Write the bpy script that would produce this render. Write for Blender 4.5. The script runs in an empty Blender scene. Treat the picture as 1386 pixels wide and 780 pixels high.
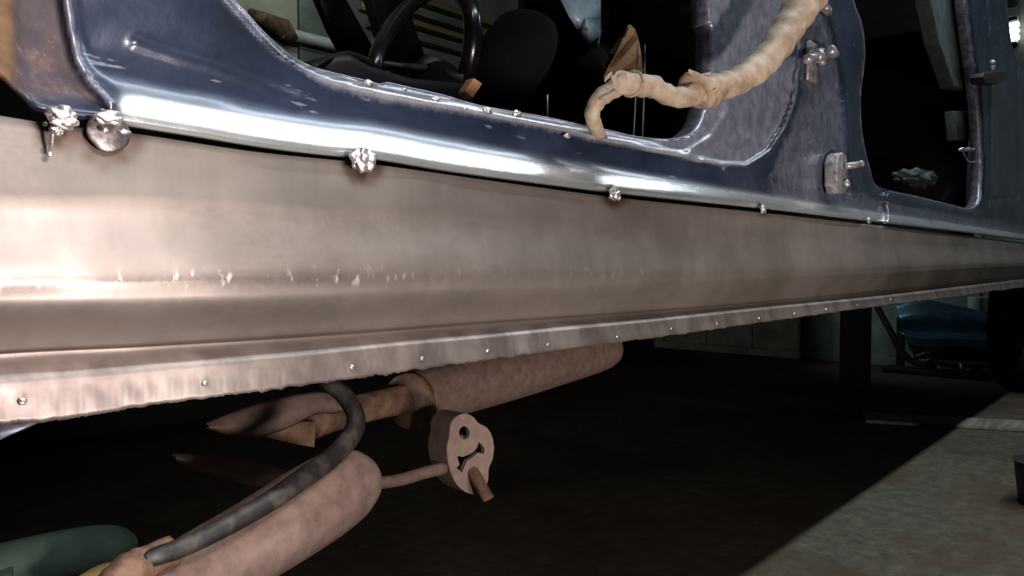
import bpy, bmesh, math, random
import numpy as np
from mathutils import Vector, noise
from mathutils.geometry import delaunay_2d_cdt

S = bpy.context.scene
COL = S.collection
random.seed(4)

# ------------------------------------------------------------------ camera
CAMZ = 0.62
FPX = 1080.0
TH = math.atan(929.0 / FPX)
PT = math.atan(37.0 / FPX)
cs, sn, cp, sp = math.cos(TH), math.sin(TH), math.cos(PT), math.sin(PT)
R_ = Vector((sn, -cs, 0)); F_ = Vector((cs * cp, sn * cp, -sp)); U_ = Vector((cs * sp, sn * sp, cp))
cam = bpy.data.objects.new('camera', bpy.data.cameras.new('camera'))
COL.objects.link(cam)
cam.location = (0, 0, CAMZ)
cam.rotation_euler = F_.to_track_quat('-Z', 'Y').to_euler()
cam.data.lens = FPX / 1386 * 36
cam.data.clip_start = 0.02
S.camera = cam

# ------------------------------------------------------------------ world, lights, exposure
w = bpy.data.worlds.new('garage'); S.world = w; w.use_nodes = True
w.node_tree.nodes['Background'].inputs[0].default_value = (0.55, 0.7, 0.9, 1)
w.node_tree.nodes['Background'].inputs[1].default_value = 0.008
S.view_settings.view_transform = 'Standard'
S.view_settings.look = 'None'
S.view_settings.gamma = 1
S.view_settings.use_curve_mapping = False
S.view_settings.exposure = 0.0


def light(name, typ, loc, target, energy, col, **kw):
    l = bpy.data.lights.new(name, typ)
    l.energy = energy; l.color = col
    for k, v in kw.items():
        setattr(l, k, v)
    o = bpy.data.objects.new(name, l); COL.objects.link(o)
    o.location = loc
    o.rotation_euler = (Vector(target) - Vector(loc)).to_track_quat('-Z', 'Y').to_euler()
    return o


# tube hanging from the ceiling on the camera's side of the car
light('ceiling_tube', 'AREA', (1.85, -0.08, 2.3), (1.85, 0.30, 0.5), 46, (0.84, 0.93, 1.0),
      shape='RECTANGLE', size=3.4, size_y=0.06)
# work lamp standing on the floor to the left, tipped up at the sill
light('work_lamp', 'AREA', (0.28, -0.08, 0.52), (0.28, 0.5, 0.64), 2.1, (1.0, 0.89, 0.86),
      shape='DISK', size=0.06, spread=math.radians(110))
light('sill_fill', 'AREA', (0.22, -0.10, 0.93), (0.25, 0.5, 0.62), 1.0, (1.0, 0.91, 0.88),
      shape='DISK', size=0.16, spread=math.radians(75))  # unseen fill added to brighten the sill's middle band
light('work_lamp_far', 'AREA', (0.35, -0.7, 0.30), (1.3, 0.5, 0.68), 4.5, (1.0, 0.88, 0.81),
      shape='DISK', size=0.12, spread=math.radians(70))
# lamp on the other side of the car, and an unseen fill added to brighten the blue panel
light('far_side_tube', 'AREA', (1.5, 2.25, 2.0), (1.5, 2.97, 1.85), 1.6, (0.86, 1.0, 0.86),
      shape='RECTANGLE', size=1.6, size_y=0.06, spread=math.radians(95))
light('panel_fill', 'AREA', (4.25, 1.9, 0.85), (4.78, 1.0, 0.25), 1.3, (0.75, 0.95, 1.0),
      shape='RECTANGLE', size=0.4, size_y=0.08, spread=math.radians(80))


# ------------------------------------------------------------------ pixel -> place helpers
def ray(px, py):
    return F_ + R_ * ((px - 693) / FPX) + U_ * ((390 - py) / FPX)


def at(px, py, Y):
    d = ray(px, py)
    t = Y / d.y
    return Vector((d.x * t, Y, CAMZ + d.z * t))


def atX(px, py, X):
    d = ray(px, py)
    t = X / d.x
    return Vector((X, d.y * t, CAMZ + d.z * t))


def at0(px, py, z=0.0):
    d = ray(px, py)
    t = (z - CAMZ) / d.z
    return Vector((d.x * t, d.y * t, z))


def scale_at(px, Y):                       # metres per pixel
    d = ray(px, 353)
    return (Y / d.y) / FPX


def curve(pts):
    xs = np.array([p[0] for p in pts], float); ys = np.array([p[1] for p in pts], float)
    m = np.zeros(len(xs)); dl = np.diff(ys) / np.diff(xs)
    m[0], m[-1] = dl[0], dl[-1]
    m[1:-1] = (dl[:-1] + dl[1:]) / 2

    def f(x):
        x = np.asarray(x, float)
        i = np.clip(np.searchsorted(xs, x) - 1, 0, len(xs) - 2)
        h = xs[i + 1] - xs[i]; t = np.clip((x - xs[i]) / h, 0, 1)
        return ((2*t**3 - 3*t**2 + 1) * ys[i] + (t**3 - 2*t**2 + t) * h * m[i]
                + (-2*t**3 + 3*t**2) * ys[i+1] + (t**3 - t**2) * h * m[i+1])
    return f


def smooth_path(pts, step):
    """Catmull-Rom through points of any dimension"""
    P = [np.array(p, float) for p in pts]
    P = [2*P[0]-P[1]] + P + [2*P[-1]-P[-2]]
    out = []
    for i in range(1, len(P) - 2):
        a, b, c, d = P[i-1], P[i], P[i+1], P[i+2]
        for k in range(step):
            t = k / step
            out.append(0.5*((2*b)+(c-a)*t+(2*a-5*b+4*c-d)*t*t+(-a+3*b-3*c+d)*t**3))
    out.append(P[-2])
    return out


def seg_dist(px, py, poly):
    """distance to polyline, signed side (+ = left of travel direction in y-down pixels is negated)"""
    best = np.full(px.shape, 1e9); side = np.zeros(px.shape)
    for (x0, y0), (x1, y1) in zip(poly[:-1], poly[1:]):
        dx, dy = x1-x0, y1-y0; L = dx*dx+dy*dy
        t = np.clip(((px-x0)*dx+(py-y0)*dy)/L, 0, 1)
        d = np.hypot(px-x0-t*dx, py-y0-t*dy)
        s = np.sign((px-x0)*dy-(py-y0)*dx)
        k = d < best
        best = np.where(k, d, best); side = np.where(k, s, side)
    return best, side


def inside(px, py, poly):
    c = np.zeros(px.shape, bool)
    n = len(poly)
    for i in range(n):
        x0, y0 = poly[i]; x1, y1 = poly[(i+1) % n]
        if y0 == y1:
            continue
        cond = ((y0 > py) != (y1 > py)) & (px < (x1-x0)*(py-y0)/(y1-y0)+x0)
        c ^= cond
    return c


def sst(a, b, x):
    t = np.clip((x-a)/(b-a), 0, 1)
    return t*t*(3-2*t)


# ------------------------------------------------------------------ object helpers
def thing(name, label, cat, loc=(0, 0, 0), group=None):
    o = bpy.data.objects.new(name, None); COL.objects.link(o)
    o.location = loc; o['label'] = label; o['category'] = cat
    o.empty_display_size = 0.1
    if group:
        o['group'] = group
    return o


def tag(o, label, cat, group=None):
    o['label'] = label; o['category'] = cat
    if group:
        o['group'] = group
    return o


def obj(name, bm, mat, parent=None, label=None, smooth=True):
    me = bpy.data.meshes.new(name)
    bm.normal_update()
    bm.to_mesh(me); bm.free()
    me.materials.append(mat)
    if smooth:
        for p in me.polygons:
            p.use_smooth = True
    o = bpy.data.objects.new(name, me); COL.objects.link(o)
    if parent:
        root = parent
        off = Vector((0, 0, 0))
        while root is not None:
            off += root.location; root = root.parent
        for v in me.vertices:
            v.co -= off
        o.parent = parent
    if label:
        o['label'] = label
    return o


def struct(name, bm, mat, smooth=False):
    o = obj(name, bm, mat, smooth=smooth); o['kind'] = 'structure'
    return o


def autosmooth(o, ang=35):
    bm = bmesh.new(); bm.from_mesh(o.data)
    for e in bm.edges:
        if len(e.link_faces) == 2 and e.calc_face_angle(0) > math.radians(ang):
            e.smooth = False
    bm.to_mesh(o.data); bm.free()
    return o


def add_box(bm, lo, hi, bev=0.0):
    g = bmesh.ops.create_cube(bm, size=1)
    lo, hi = Vector(lo), Vector(hi)
    for v in g['verts']:
        v.co = Vector([(lo[i]+hi[i])/2 + v.co[i]*(hi[i]-lo[i]) for i in range(3)])
    if bev:
        es = list({e for v in g['verts'] for e in v.link_edges})
        bmesh.ops.bevel(bm, geom=es, offset=bev, segments=2, affect='EDGES', profile=0.5)
    return bm


def add_tube(bm, pts, radii, seg=12, flat=1.0, flat_dir=None, caps=True, rough=0.0, twist=0.0):
    pts = [Vector(p[:3]) for p in pts]
    rings = []
    up = Vector((0, 0, 1)) if flat_dir is None else Vector(flat_dir)
    prev = None
    for i, p in enumerate(pts):
        a = pts[max(i-1, 0)]; b = pts[min(i+1, len(pts)-1)]
        t = (b-a).normalized()
        if prev is None or flat_dir is not None:
            n = up - t*up.dot(t)
            if n.length < 1e-3:
                n = Vector((1, 0, 0)) - t*t.x
        else:
            n = prev - t*prev.dot(t)
        n.normalize(); prev = n
        bnm = t.cross(n)
        r = radii[i] if hasattr(radii, '__len__') else radii
        ring = []
        for k in range(seg):
            ang = 2*math.pi*k/seg + twist*i
            rr = r
            if rough:
                rr *= 1 + rough*noise.noise(Vector((math.cos(ang)*1.5, math.sin(ang)*1.5, i*0.35)) + p*40)
            ring.append(bm.verts.new(p + n*math.cos(ang)*rr*flat + bnm*math.sin(ang)*rr))
        rings.append(ring)
    for i in range(len(rings)-1):
        for k in range(seg):
            bm.faces.new((rings[i][k], rings[i][(k+1) % seg], rings[i+1][(k+1) % seg], rings[i+1][k]))
    if caps:
        bm.faces.new(list(reversed(rings[0]))); bm.faces.new(rings[-1])
    return bm


def px_tube(spec, step=6, seg=14, **kw):
    """spec: (px, py, Y, radius in px)"""
    P = smooth_path(spec, step)
    bm = bmesh.new()
    pts = [at(p[0], p[1], p[2]) for p in P]
    rad = [p[3]*scale_at(p[0], p[2]) for p in P]
    add_tube(bm, pts, rad, seg=seg, **kw)
    bmesh.ops.recalc_face_normals(bm, faces=bm.faces)
    return bm


def px_prism(outline, Y0, Y1, bev=0.004, holes=None):
    """side profile (pixels on plane Y0) carried through the real depth Y0..Y1"""
    bm = bmesh.new()
    vs = [bm.verts.new(at(x, y, Y0)) for x, y in outline]
    f = bm.faces.new(vs)
    r = bmesh.ops.extrude_face_region(bm, geom=[f])
    for v in r['geom']:
        if isinstance(v, bmesh.types.BMVert):
            v.co.y += Y1-Y0
    bmesh.ops.recalc_face_normals(bm, faces=bm.faces)
    if bev:
        bmesh.ops.bevel(bm, geom=list(bm.edges), offset=bev, segments=3, affect='EDGES', profile=0.5, clamp_overlap=True)
    return bm


def lump(bm, c, r, sx=1, sy=1, sz=1, amp=0.3, freq=1.6, sub=3, seed=0):
    g = bmesh.ops.create_icosphere(bm, subdivisions=sub, radius=1)
    for v in g['verts']:
        k = 1 + amp*noise.noise(v.co*freq + Vector((seed*3.1, seed*1.7, 0)))
        v.co = Vector(c) + Vector((v.co.x*sx, v.co.y*sy, v.co.z*sz))*r*k
    return bm


# ------------------------------------------------------------------ materials
def srgb(r, g, b):
    return tuple((c/255/12.92 if c/255 <= .04045 else ((c/255+.055)/1.055)**2.4) for c in (r, g, b)) + (1,)


class NT:
    def __init__(self, name):
        self.m = bpy.data.materials.new(name); self.m.use_nodes = True
        self.t = self.m.node_tree; self.b = self.t.nodes['Principled BSDF']

    def n(self, typ, **kw):
        nd = self.t.nodes.new(typ)
        for k, v in kw.items():
            setattr(nd, k, v)
        return nd

    def link(self, a, b):
        self.t.links.new(a, b)

    def noise(self, scale, detail=5, rough=0.6, stretch=(1, 1, 1)):
        tc = self.n('ShaderNodeTexCoord'); mp = self.n('ShaderNodeMapping')
        mp.inputs['Scale'].default_value = stretch
        nz = self.n('ShaderNodeTexNoise')
        nz.inputs['Scale'].default_value = scale
        nz.inputs['Detail'].default_value = detail
        nz.inputs['Roughness'].default_value = rough
        self.link(tc.outputs['Object'], mp.inputs[0]); self.link(mp.outputs[0], nz.inputs['Vector'])
        return nz.outputs['Fac']

    def ramp(self, src, stops):
        r = self.n('ShaderNodeValToRGB')
        e = r.color_ramp.elements
        e[0].position, e[0].color = stops[0]
        e[1].position, e[1].color = stops[-1]
        for p, c in stops[1:-1]:
            x = e.new(p); x.color = c
        self.link(src, r.inputs[0])
        return r.outputs[0]

    def mix(self, fac, a, b):
        m = self.n('ShaderNodeMix', data_type='RGBA')
        for s, v in ((m.inputs[0], fac), (m.inputs[6], a), (m.inputs[7], b)):
            if isinstance(v, (float, int, tuple)):
                s.default_value = v
            else:
                self.link(v, s)
        return m.outputs[2]

    def math(self, op, a, b, clamp=False):
        m = self.n('ShaderNodeMath', operation=op, use_clamp=clamp)
        for s, v in ((m.inputs[0], a), (m.inputs[1], b)):
            if isinstance(v, (float, int)):
                s.default_value = v
            else:
                self.link(v, s)
        return m.outputs[0]

    def attr(self, name):
        a = self.n('ShaderNodeAttribute', attribute_name=name)
        return a.outputs['Fac']

    def bump(self, src, strength, dist=0.001, prev=None):
        b = self.n('ShaderNodeBump')
        b.inputs['Strength'].default_value = strength; b.inputs['Distance'].default_value = dist
        self.link(src, b.inputs['Height'])
        if prev is not None:
            self.link(prev, b.inputs['Normal'])
        self.link(b.outputs[0], self.b.inputs['Normal'])
        return b.outputs[0]

    def set(self, **kw):
        for k, v in kw.items():
            s = self.b.inputs[k.replace('_', ' ')]
            if isinstance(v, (float, int, tuple)):
                s.default_value = v
            else:
                self.link(v, s)
        return self


def simple(name, c1, c2, rough=0.6, metal=0.0, scale=20, bump=0.3, dist=0.001, lo=.35, hi=.65, stretch=(1, 1, 1)):
    k = NT(name)
    nz = k.noise(scale, 6, 0.65, stretch)
    k.set(Base_Color=k.ramp(nz, [(lo, c1), (hi, c2)]), Roughness=rough, Metallic=metal)
    k.bump(nz, bump, dist)
    return k.m


# new sill sheet metal: bare steel
def mat_sill():
    k = NT('bare_steel_sheet')
    big = k.noise(5, 6, 0.6, (1, 1, 1.6))
    streak = k.noise(60, 4, 0.6, (1, 1, 0.12))
    fine = k.noise(260, 3, 0.7)
    base = k.ramp(big, [(.3, srgb(116, 108, 100)), (.5, srgb(140, 130, 123)), (.7, srgb(158, 146, 141))])
    base = k.mix(k.math('MULTIPLY', k.ramp(streak, [(.45, (0, 0, 0, 1)), (.75, (1, 1, 1, 1))]), 0.22), base, srgb(96, 90, 84))
    base = k.mix(k.math('MULTIPLY', k.attr('flange'), k.ramp(k.noise(28, 4, .6, (1, 1, .5)), [(.42, (0, 0, 0, 1)), (.62, (1, 1, 1, 1))])),
                 base, srgb(98, 86, 84))
    base = k.mix(k.math('MULTIPLY', k.attr('top_tone'), k.ramp(k.noise(12, 4, .6), [(.25, (.45, .45, .45, 1)), (.7, (.75, .75, .75, 1))])), base, srgb(84, 83, 78))  # top band toned greyer and darker
    base = k.mix(k.math('MULTIPLY', k.attr('burn'), 0.85), base, srgb(66, 44, 30))
    base = k.mix(k.math('MULTIPLY', k.attr('crease_dark'), 0.7), base, srgb(60, 46, 38))
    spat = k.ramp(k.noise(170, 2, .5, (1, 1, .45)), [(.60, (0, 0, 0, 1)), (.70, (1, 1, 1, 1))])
    sp2 = k.math('MULTIPLY', k.attr('scuff_glint'), spat)
    base = k.mix(sp2, base, srgb(235, 225, 220))  # pale specks paint the broken ridge highlight over the polished edge
    r = k.math('ADD', k.math('MULTIPLY', fine, 0.14), 0.40)
    r = k.math('SUBTRACT', r, k.math('MULTIPLY', k.attr('scuff_glint'), 0.17))
    r = k.math('ADD', r, k.math('MULTIPLY', k.attr('top_tone'), 0.12))
    k.set(Base_Color=base, Roughness=r, Metallic=0.72)
    b = k.bump(k.noise(20, 3, .5, (1, 1, 1.5)), 0.12, 0.0010)
    k.bump(fine, 0.12, 0.0004, b)
    return k.m


def mat_body():
    k = NT('scuffed_blue_paint')
    big = k.noise(9, 6, 0.62)
    fine = k.noise(220, 4, .7)
    blue = k.ramp(big, [(.3, srgb(26, 33, 46)), (.5, srgb(37, 46, 65)), (.72, srgb(55, 62, 82))])
    grey = k.ramp(k.noise(45, 6, .7), [(.3, srgb(92, 96, 110)), (.7, srgb(140, 142, 156))])
    wn = k.noise(120, 8, .75, (1, 1, .6))
    wf = k.math('MULTIPLY', k.attr('wear'), 1.0)
    wf = k.math('ADD', wf, k.math('MULTIPLY', k.math('SUBTRACT', wn, .5), .9))
    wf = k.ramp(k.math('MULTIPLY', wf, k.ramp(k.attr('wear'), [(0.0, (0, 0, 0, 1)), (.12, (1, 1, 1, 1))])), [(.25, (0, 0, 0, 1)), (.8, (1, 1, 1, 1))])
    col = k.mix(wf, blue, grey)
    scr = k.ramp(k.noise(55, 3, .6, (0.5, 1, 2.5)), [(.66, (0, 0, 0, 1)), (.72, (1, 1, 1, 1))])
    col = k.mix(k.math('MULTIPLY', scr, .5), col, srgb(150, 155, 172))
    bare = k.attr('bare')
    col = k.mix(bare, col, k.ramp(k.noise(30, 4, .6, (.3, 1, 2)), [(.3, srgb(190, 200, 202)), (.7, srgb(236, 240, 240))]))  # lip and ridge highlights painted near-white over the bare metal
    rn = k.noise(38, 8, .75)
    rust = k.ramp(rn, [(.34, srgb(44, 38, 46)), (.52, srgb(62, 50, 54)), (.62, srgb(92, 70, 66)), (.74, srgb(150, 124, 112))])
    col = k.mix(k.attr('rust'), col, rust)
    ochre = k.ramp(k.noise(30, 6, .7), [(.35, srgb(52, 36, 24)), (.65, srgb(112, 80, 46))])
    col = k.mix(k.attr('ochre'), col, ochre)
    rough = k.math('ADD', k.math('MULTIPLY', k.attr('rust'), .36), k.math('SUBTRACT', k.math('ADD', .24, k.math('MULTIPLY', fine, .14)), k.math('MULTIPLY', bare, .08)))
    k.set(Base_Color=col, Roughness=rough, Metallic=k.math('SUBTRACT', k.math('ADD', .35, k.math('MULTIPLY', bare, .45)), k.math('MULTIPLY', k.attr('rust'), .3)))
    k.link(k.math('SUBTRACT', .25, k.math('MULTIPLY', k.attr('rust'), .25)), k.b.inputs['Coat Weight'])
    k.b.inputs['Coat Roughness'].default_value = 0.15
    b = k.bump(k.noise(60, 4, .6), 0.22, 0.001)
    b = k.bump(wf, 0.25, 0.0006, b)
    k.bump(rn, 0.25, 0.0008, b)
    return k.m


M = {}
M['sill'] = mat_sill()
M['body'] = mat_body()
M['flange'] = simple('sanded_flange_metal', srgb(88, 90, 104), srgb(150, 150, 162), .38, .6, 60, .4, .0006)
M['weld'] = simple('weld_metal', srgb(170, 162, 160), srgb(240, 235, 233), .3, .85, 240, .8, .0008)
M['burnt'] = simple('burnt_weld_disc', srgb(70, 66, 66), srgb(120, 112, 110), .38, .8, 150, .5, .0006)
M['exhaust'] = simple('dusty_exhaust_steel', srgb(98, 79, 70), srgb(124, 102, 93), .75, .1, 60, .3, .0012)
M['rusty_exhaust'] = simple('rusty_exhaust_steel', srgb(70, 46, 32), srgb(140, 108, 88), .75, .1, 30, .5, .0015)
M['rubber'] = simple('black_rubber', srgb(22, 21, 22), srgb(44, 40, 38), .5, 0, 50, .3, .0006)
M['dusty_rubber'] = simple('dusty_rubber', srgb(122, 102, 94), srgb(142, 122, 112), .9, 0, 90, .3, .0008)
M['hose'] = simple('dusty_black_hose', srgb(24, 22, 22), srgb(74, 66, 60), .55, 0, 60, .4, .0006, .45, .75)
M['green'] = simple('dark_green_enamel', srgb(30, 46, 40), srgb(42, 60, 52), .6, 0, 60, .3, .0005)
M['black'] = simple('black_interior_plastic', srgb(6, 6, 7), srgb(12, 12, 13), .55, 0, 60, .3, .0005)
M['gloss_black'] = simple('glossy_black_rim', srgb(12, 12, 14), srgb(18, 18, 20), .22, 0, 30, .05, .0005)
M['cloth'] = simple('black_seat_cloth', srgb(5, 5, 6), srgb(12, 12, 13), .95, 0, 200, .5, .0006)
M['pan'] = simple('dark_underseal', srgb(14, 13, 13), srgb(26, 24, 23), .9, 0, 30, .5, .002)
M['trim'] = simple('grey_green_trim', srgb(48, 58, 58), srgb(66, 78, 76), .6, 0, 40, .2, .001)
M['hinge'] = simple('greasy_hinge_steel', srgb(110, 108, 112), srgb(168, 165, 165), .38, .5, 90, .4, .0005)
M['tape'] = NT('beige_loom_tape')
M['cloth'].node_tree.nodes['Principled BSDF'].inputs['Specular IOR Level'].default_value = 0.1
k = M['tape']
wv = k.noise(34, 6, .65)
k.set(Base_Color=k.ramp(wv, [(.3, srgb(118, 98, 80)), (.48, srgb(150, 130, 110)), (.68, srgb(176, 160, 140))]), Roughness=.62)
b_ = k.bump(wv, .6, .002); k.bump(k.noise(160, 4, .7), .35, .0006, b_)
M['tape'] = k.m
M['card'] = simple('brown_cardboard', srgb(158, 108, 68), srgb(205, 152, 106), .85, 0, 18, .4, .003)
M['sheet'] = simple('pale_blue_plastic', srgb(70, 92, 106), srgb(118, 138, 148), .35, 0, 14, .5, .004)
M['steel'] = simple('dull_steel', srgb(110, 112, 112), srgb(160, 160, 158), .4, .7, 60, .3, .0006)
M['tyre'] = simple('tyre_rubber', srgb(16, 16, 16), srgb(28, 27, 27), .8, 0, 50, .4, .001)
M['white'] = simple('white_plastic', srgb(170, 178, 176), srgb(200, 206, 202), .5, 0, 20, .1)
M['wood'] = simple('pale_wood', srgb(120, 104, 66), srgb(170, 150, 100), .7, 0, 14, .3, .001, .35, .65, (.3, 3, 6))
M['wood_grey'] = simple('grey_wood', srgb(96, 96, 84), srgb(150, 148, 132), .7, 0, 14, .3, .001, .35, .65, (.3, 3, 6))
M['wall'] = simple('greenish_plaster', srgb(104, 116, 108), srgb(146, 154, 142), .85, 0, 5, .3, .003)
M['far_wall'] = simple('beige_plaster', srgb(128, 130, 116), srgb(168, 166, 148), .85, 0, 4, .3, .003)
M['ceil'] = simple('dark_boards', srgb(52, 50, 46), srgb(74, 70, 64), .9, 0, 6, .3, .003)
M['panel'] = simple('grey_translucent_panel', srgb(78, 84, 80), srgb(104, 110, 104), .4, 0, 12, .2, .002)
M['post'] = simple('black_painted_steel', srgb(10, 11, 11), srgb(20, 21, 21), .7, 0, 20, .2)
k = NT('blue_pearl_panel'); nz = k.noise(8, 4)
k.set(Base_Color=k.ramp(nz, [(.3, srgb(66, 96, 118)), (.7, srgb(110, 144, 160))]), Roughness=.3, Metallic=.6); k.bump(nz, .1, .002)
M['blue_panel'] = k.m
k = NT('lamp_glow'); k.set(Base_Color=(1, 1, 1, 1), Emission_Color=(.93, .98, 1, 1), Emission_Strength=6.0)
M['glow'] = k.m
# stained concrete
k = NT('stained_concrete')
n1 = k.noise(2.2, 7, .65); n2 = k.noise(26, 8, .75); n3 = k.noise(1.1, 4, .6)
c = k.ramp(n2, [(.3, srgb(54, 50, 42)), (.55, srgb(90, 84, 70)), (.72, srgb(116, 108, 90))])
c = k.mix(k.ramp(n1, [(.48, (0, 0, 0, 1)), (.62, (1, 1, 1, 1))]), c, srgb(78, 62, 42))
c = k.mix(k.math('MULTIPLY', k.ramp(n3, [(.5, (0, 0, 0, 1)), (.68, (1, 1, 1, 1))]), .6), c, srgb(34, 34, 32))
k.set(Base_Color=c, Roughness=.85)
b_ = k.bump(n2, .6, .006); k.bump(n1, .5, .02, b_)
M['floor'] = k.m

# ------------------------------------------------------------------ the setting
X0, X1, Y0_, Y1_, ZC = -1.8, 5.0, -2.4, 2.95, 2.75
bm = bmesh.new(); add_box(bm, (X0-.1, Y0_-.1, -.12), (X1+.1, Y1_+.1, 0)); struct('floor', bm, M['floor'])
bm = bmesh.new(); add_box(bm, (X0-.1, Y0_-.1, ZC), (X1+.1, Y1_+.1, ZC+.1)); struct('ceiling', bm, M['ceil'])
bm = bmesh.new(); add_box(bm, (X0, Y1_, 0), (X1, Y1_+.1, ZC)); struct('wall_far', bm, M['far_wall'])
bm = bmesh.new(); add_box(bm, (X0, Y1_-.012, 0), (X1-.03, Y1_-.001, .95), .003); struct('wall_shade_band', bm, M['post'])  # dark sheet added to stand for shade low on the far wall
bm = bmesh.new(); add_box(bm, (X0, Y0_-.1, 0), (X1, Y0_, ZC)); struct('wall_near', bm, M['ceil'])
bm = bmesh.new(); add_box(bm, (X0-.1, Y0_, 0), (X0, Y1_, ZC)); struct('wall_front', bm, M['ceil'])
# rear wall made of tall boards with thin seams
bm = bmesh.new(); add_box(bm, (X1+.02, Y0_, 0), (X1+.1, Y1_, ZC))
y = Y0_
while y < Y1_-.01:
    y2 = min(y+.33, Y1_)
    add_box(bm, (X1, y+.006, .04), (X1+.021, y2-.006, ZC-.01), .004)
    y = y2
struct('wall_rear', bm, M['wall'])
bm = bmesh.new(); add_box(bm, (X1-.02, Y0_+.01, 0), (X1, Y1_-.01, .05), .004); struct('baseboard_rear', bm, M['wall'])

# ================================================================== THE CAR
car = thing('car', 'dark blue car under repair, doors off, with a bare steel sill tacked along its bottom', 'car', (1.9, 1.25, 0.0))

# ---- body side pressing -------------------------------------------------
Bf = curve([(-140, 122), (-40, 96), (0, 108), (22, 128), (45, 150), (75, 158), (105, 163), (165, 171), (250, 184), (350, 200), (440, 211),
            (500, 216), (600, 232), (680, 243), (830, 262), (1040, 284), (1200, 303), (1345, 320), (1425, 330)])
U1 = [(190, -330), (205, -170), (255, -80), (290, -25), (310, 0), (330, 22), (350, 45), (380, 74), (410, 93), (440, 106), (480, 117),
      (520, 127), (560, 134), (620, 144), (680, 156), (760, 172), (800, 183), (870, 198), (940, 214), (975, 222), (1010, 224),
      (1040, 205), (1062, 172), (1076, 135), (1081, 90), (1083, 40), (1080, 0), (1078, -400)]
AP1 = [(196, -330), (211, -170), (260, -84), (295, -28), (316, -2), (336, 19), (356, 41), (386, 69), (414, 86), (440, 95), (490, 107), (517, 114),
       (524, 111), (560, 119), (600, 128), (640, 140), (680, 148), (740, 158), (780, 167), (830, 177), (860, 184), (900, 188), (925, 185),
       (942, 176), (953, 158), (961, 130), (965, 100), (966, 60), (964, 30), (960, 0), (958, -330)]
AP2 = [(1150, -300), (1152, -60), (1156, 0), (1165, 25), (1170, 50), (1171, 78), (1168, 105), (1165, 131), (1166, 165), (1170, 196), (1178, 229),
       (1189, 253), (1239, 265), (1280, 275), (1310, 282), (1322, 278), (1327, 262), (1329, 218), (1324, 131), (1313, 44),
       (1308, 0), (1300, -100), (1290, -300)]
AP3 = [(1362, -200), (1363, 0), (1365, 28), (1370, 62), (1377, 82), (1386, 98), (1398, 104), (1412, 100), (1412, -200)]


def densify(poly, step, closed=True, sub=4):
    if closed:
        pts = poly + [poly[0]]
    else:
        pts = poly
    out = []
    for (x0, y0), (x1, y1) in zip(pts[:-1], pts[1:]):
        n = max(1, int(math.hypot(x1-x0, y1-y0)/step))
        for k in range(n):
            out.append((x0+(x1-x0)*k/n, y0+(y1-y0)*k/n))
    if not closed:
        out.append(pts[-1])
    return out


def sm(poly, n=3):
    return [tuple(p) for p in smooth_path(poly, n)]


ap1, ap2, ap3 = sm(AP1), sm(AP2), sm(AP3)
ap1c = densify(ap1, 9); ap2c = densify(ap2, 9); ap3c = densify(ap3, 9)
xs = np.arange(-130, 1425.1, 5)
bottom = [(float(x), float(Bf(x))) for x in xs]
outer = bottom + densify([(1425, 330), (1425, -420), (-130, -420), bottom[0]], 20, False)[1:-1]

S1 = [(80, -420), (86, -60), (90, 0), (96, 40), (105, 80), (122, 110), (150, 138)]          # edge of the door post on the left
SW = [(185, 58), (230, 74), (290, 92), (350, 113), (400, 133)]                     # pressed crease
V3 = [(988, -400), (988, 0), (984, 60), (988, 110), (985, 150), (965, 185), (930, 208)]    # seal channel on the middle pillar
V4 = [(1040, -400), (1042, 0), (1046, 60), (1044, 130), (1030, 180), (1005, 205)]
V5 = [(1112, -300), (1118, 0), (1134, 70), (1144, 120), (1148, 170), (1151, 225), (1160, 262)]    # fold between grey face and blue strip
V6 = [(1334, -300), (1336, 0), (1341, 60), (1343, 140), (1343, 230), (1338, 290)]
V7 = [(1376, -100), (1378, 60), (1380, 120), (1381, 200), (1380, 260), (1374, 300)]
SEAM = [(1344, 272), (1384, 268)]
U2 = [(1178, 262), (1200, 266), (1260, 279), (1330, 292)]


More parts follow.
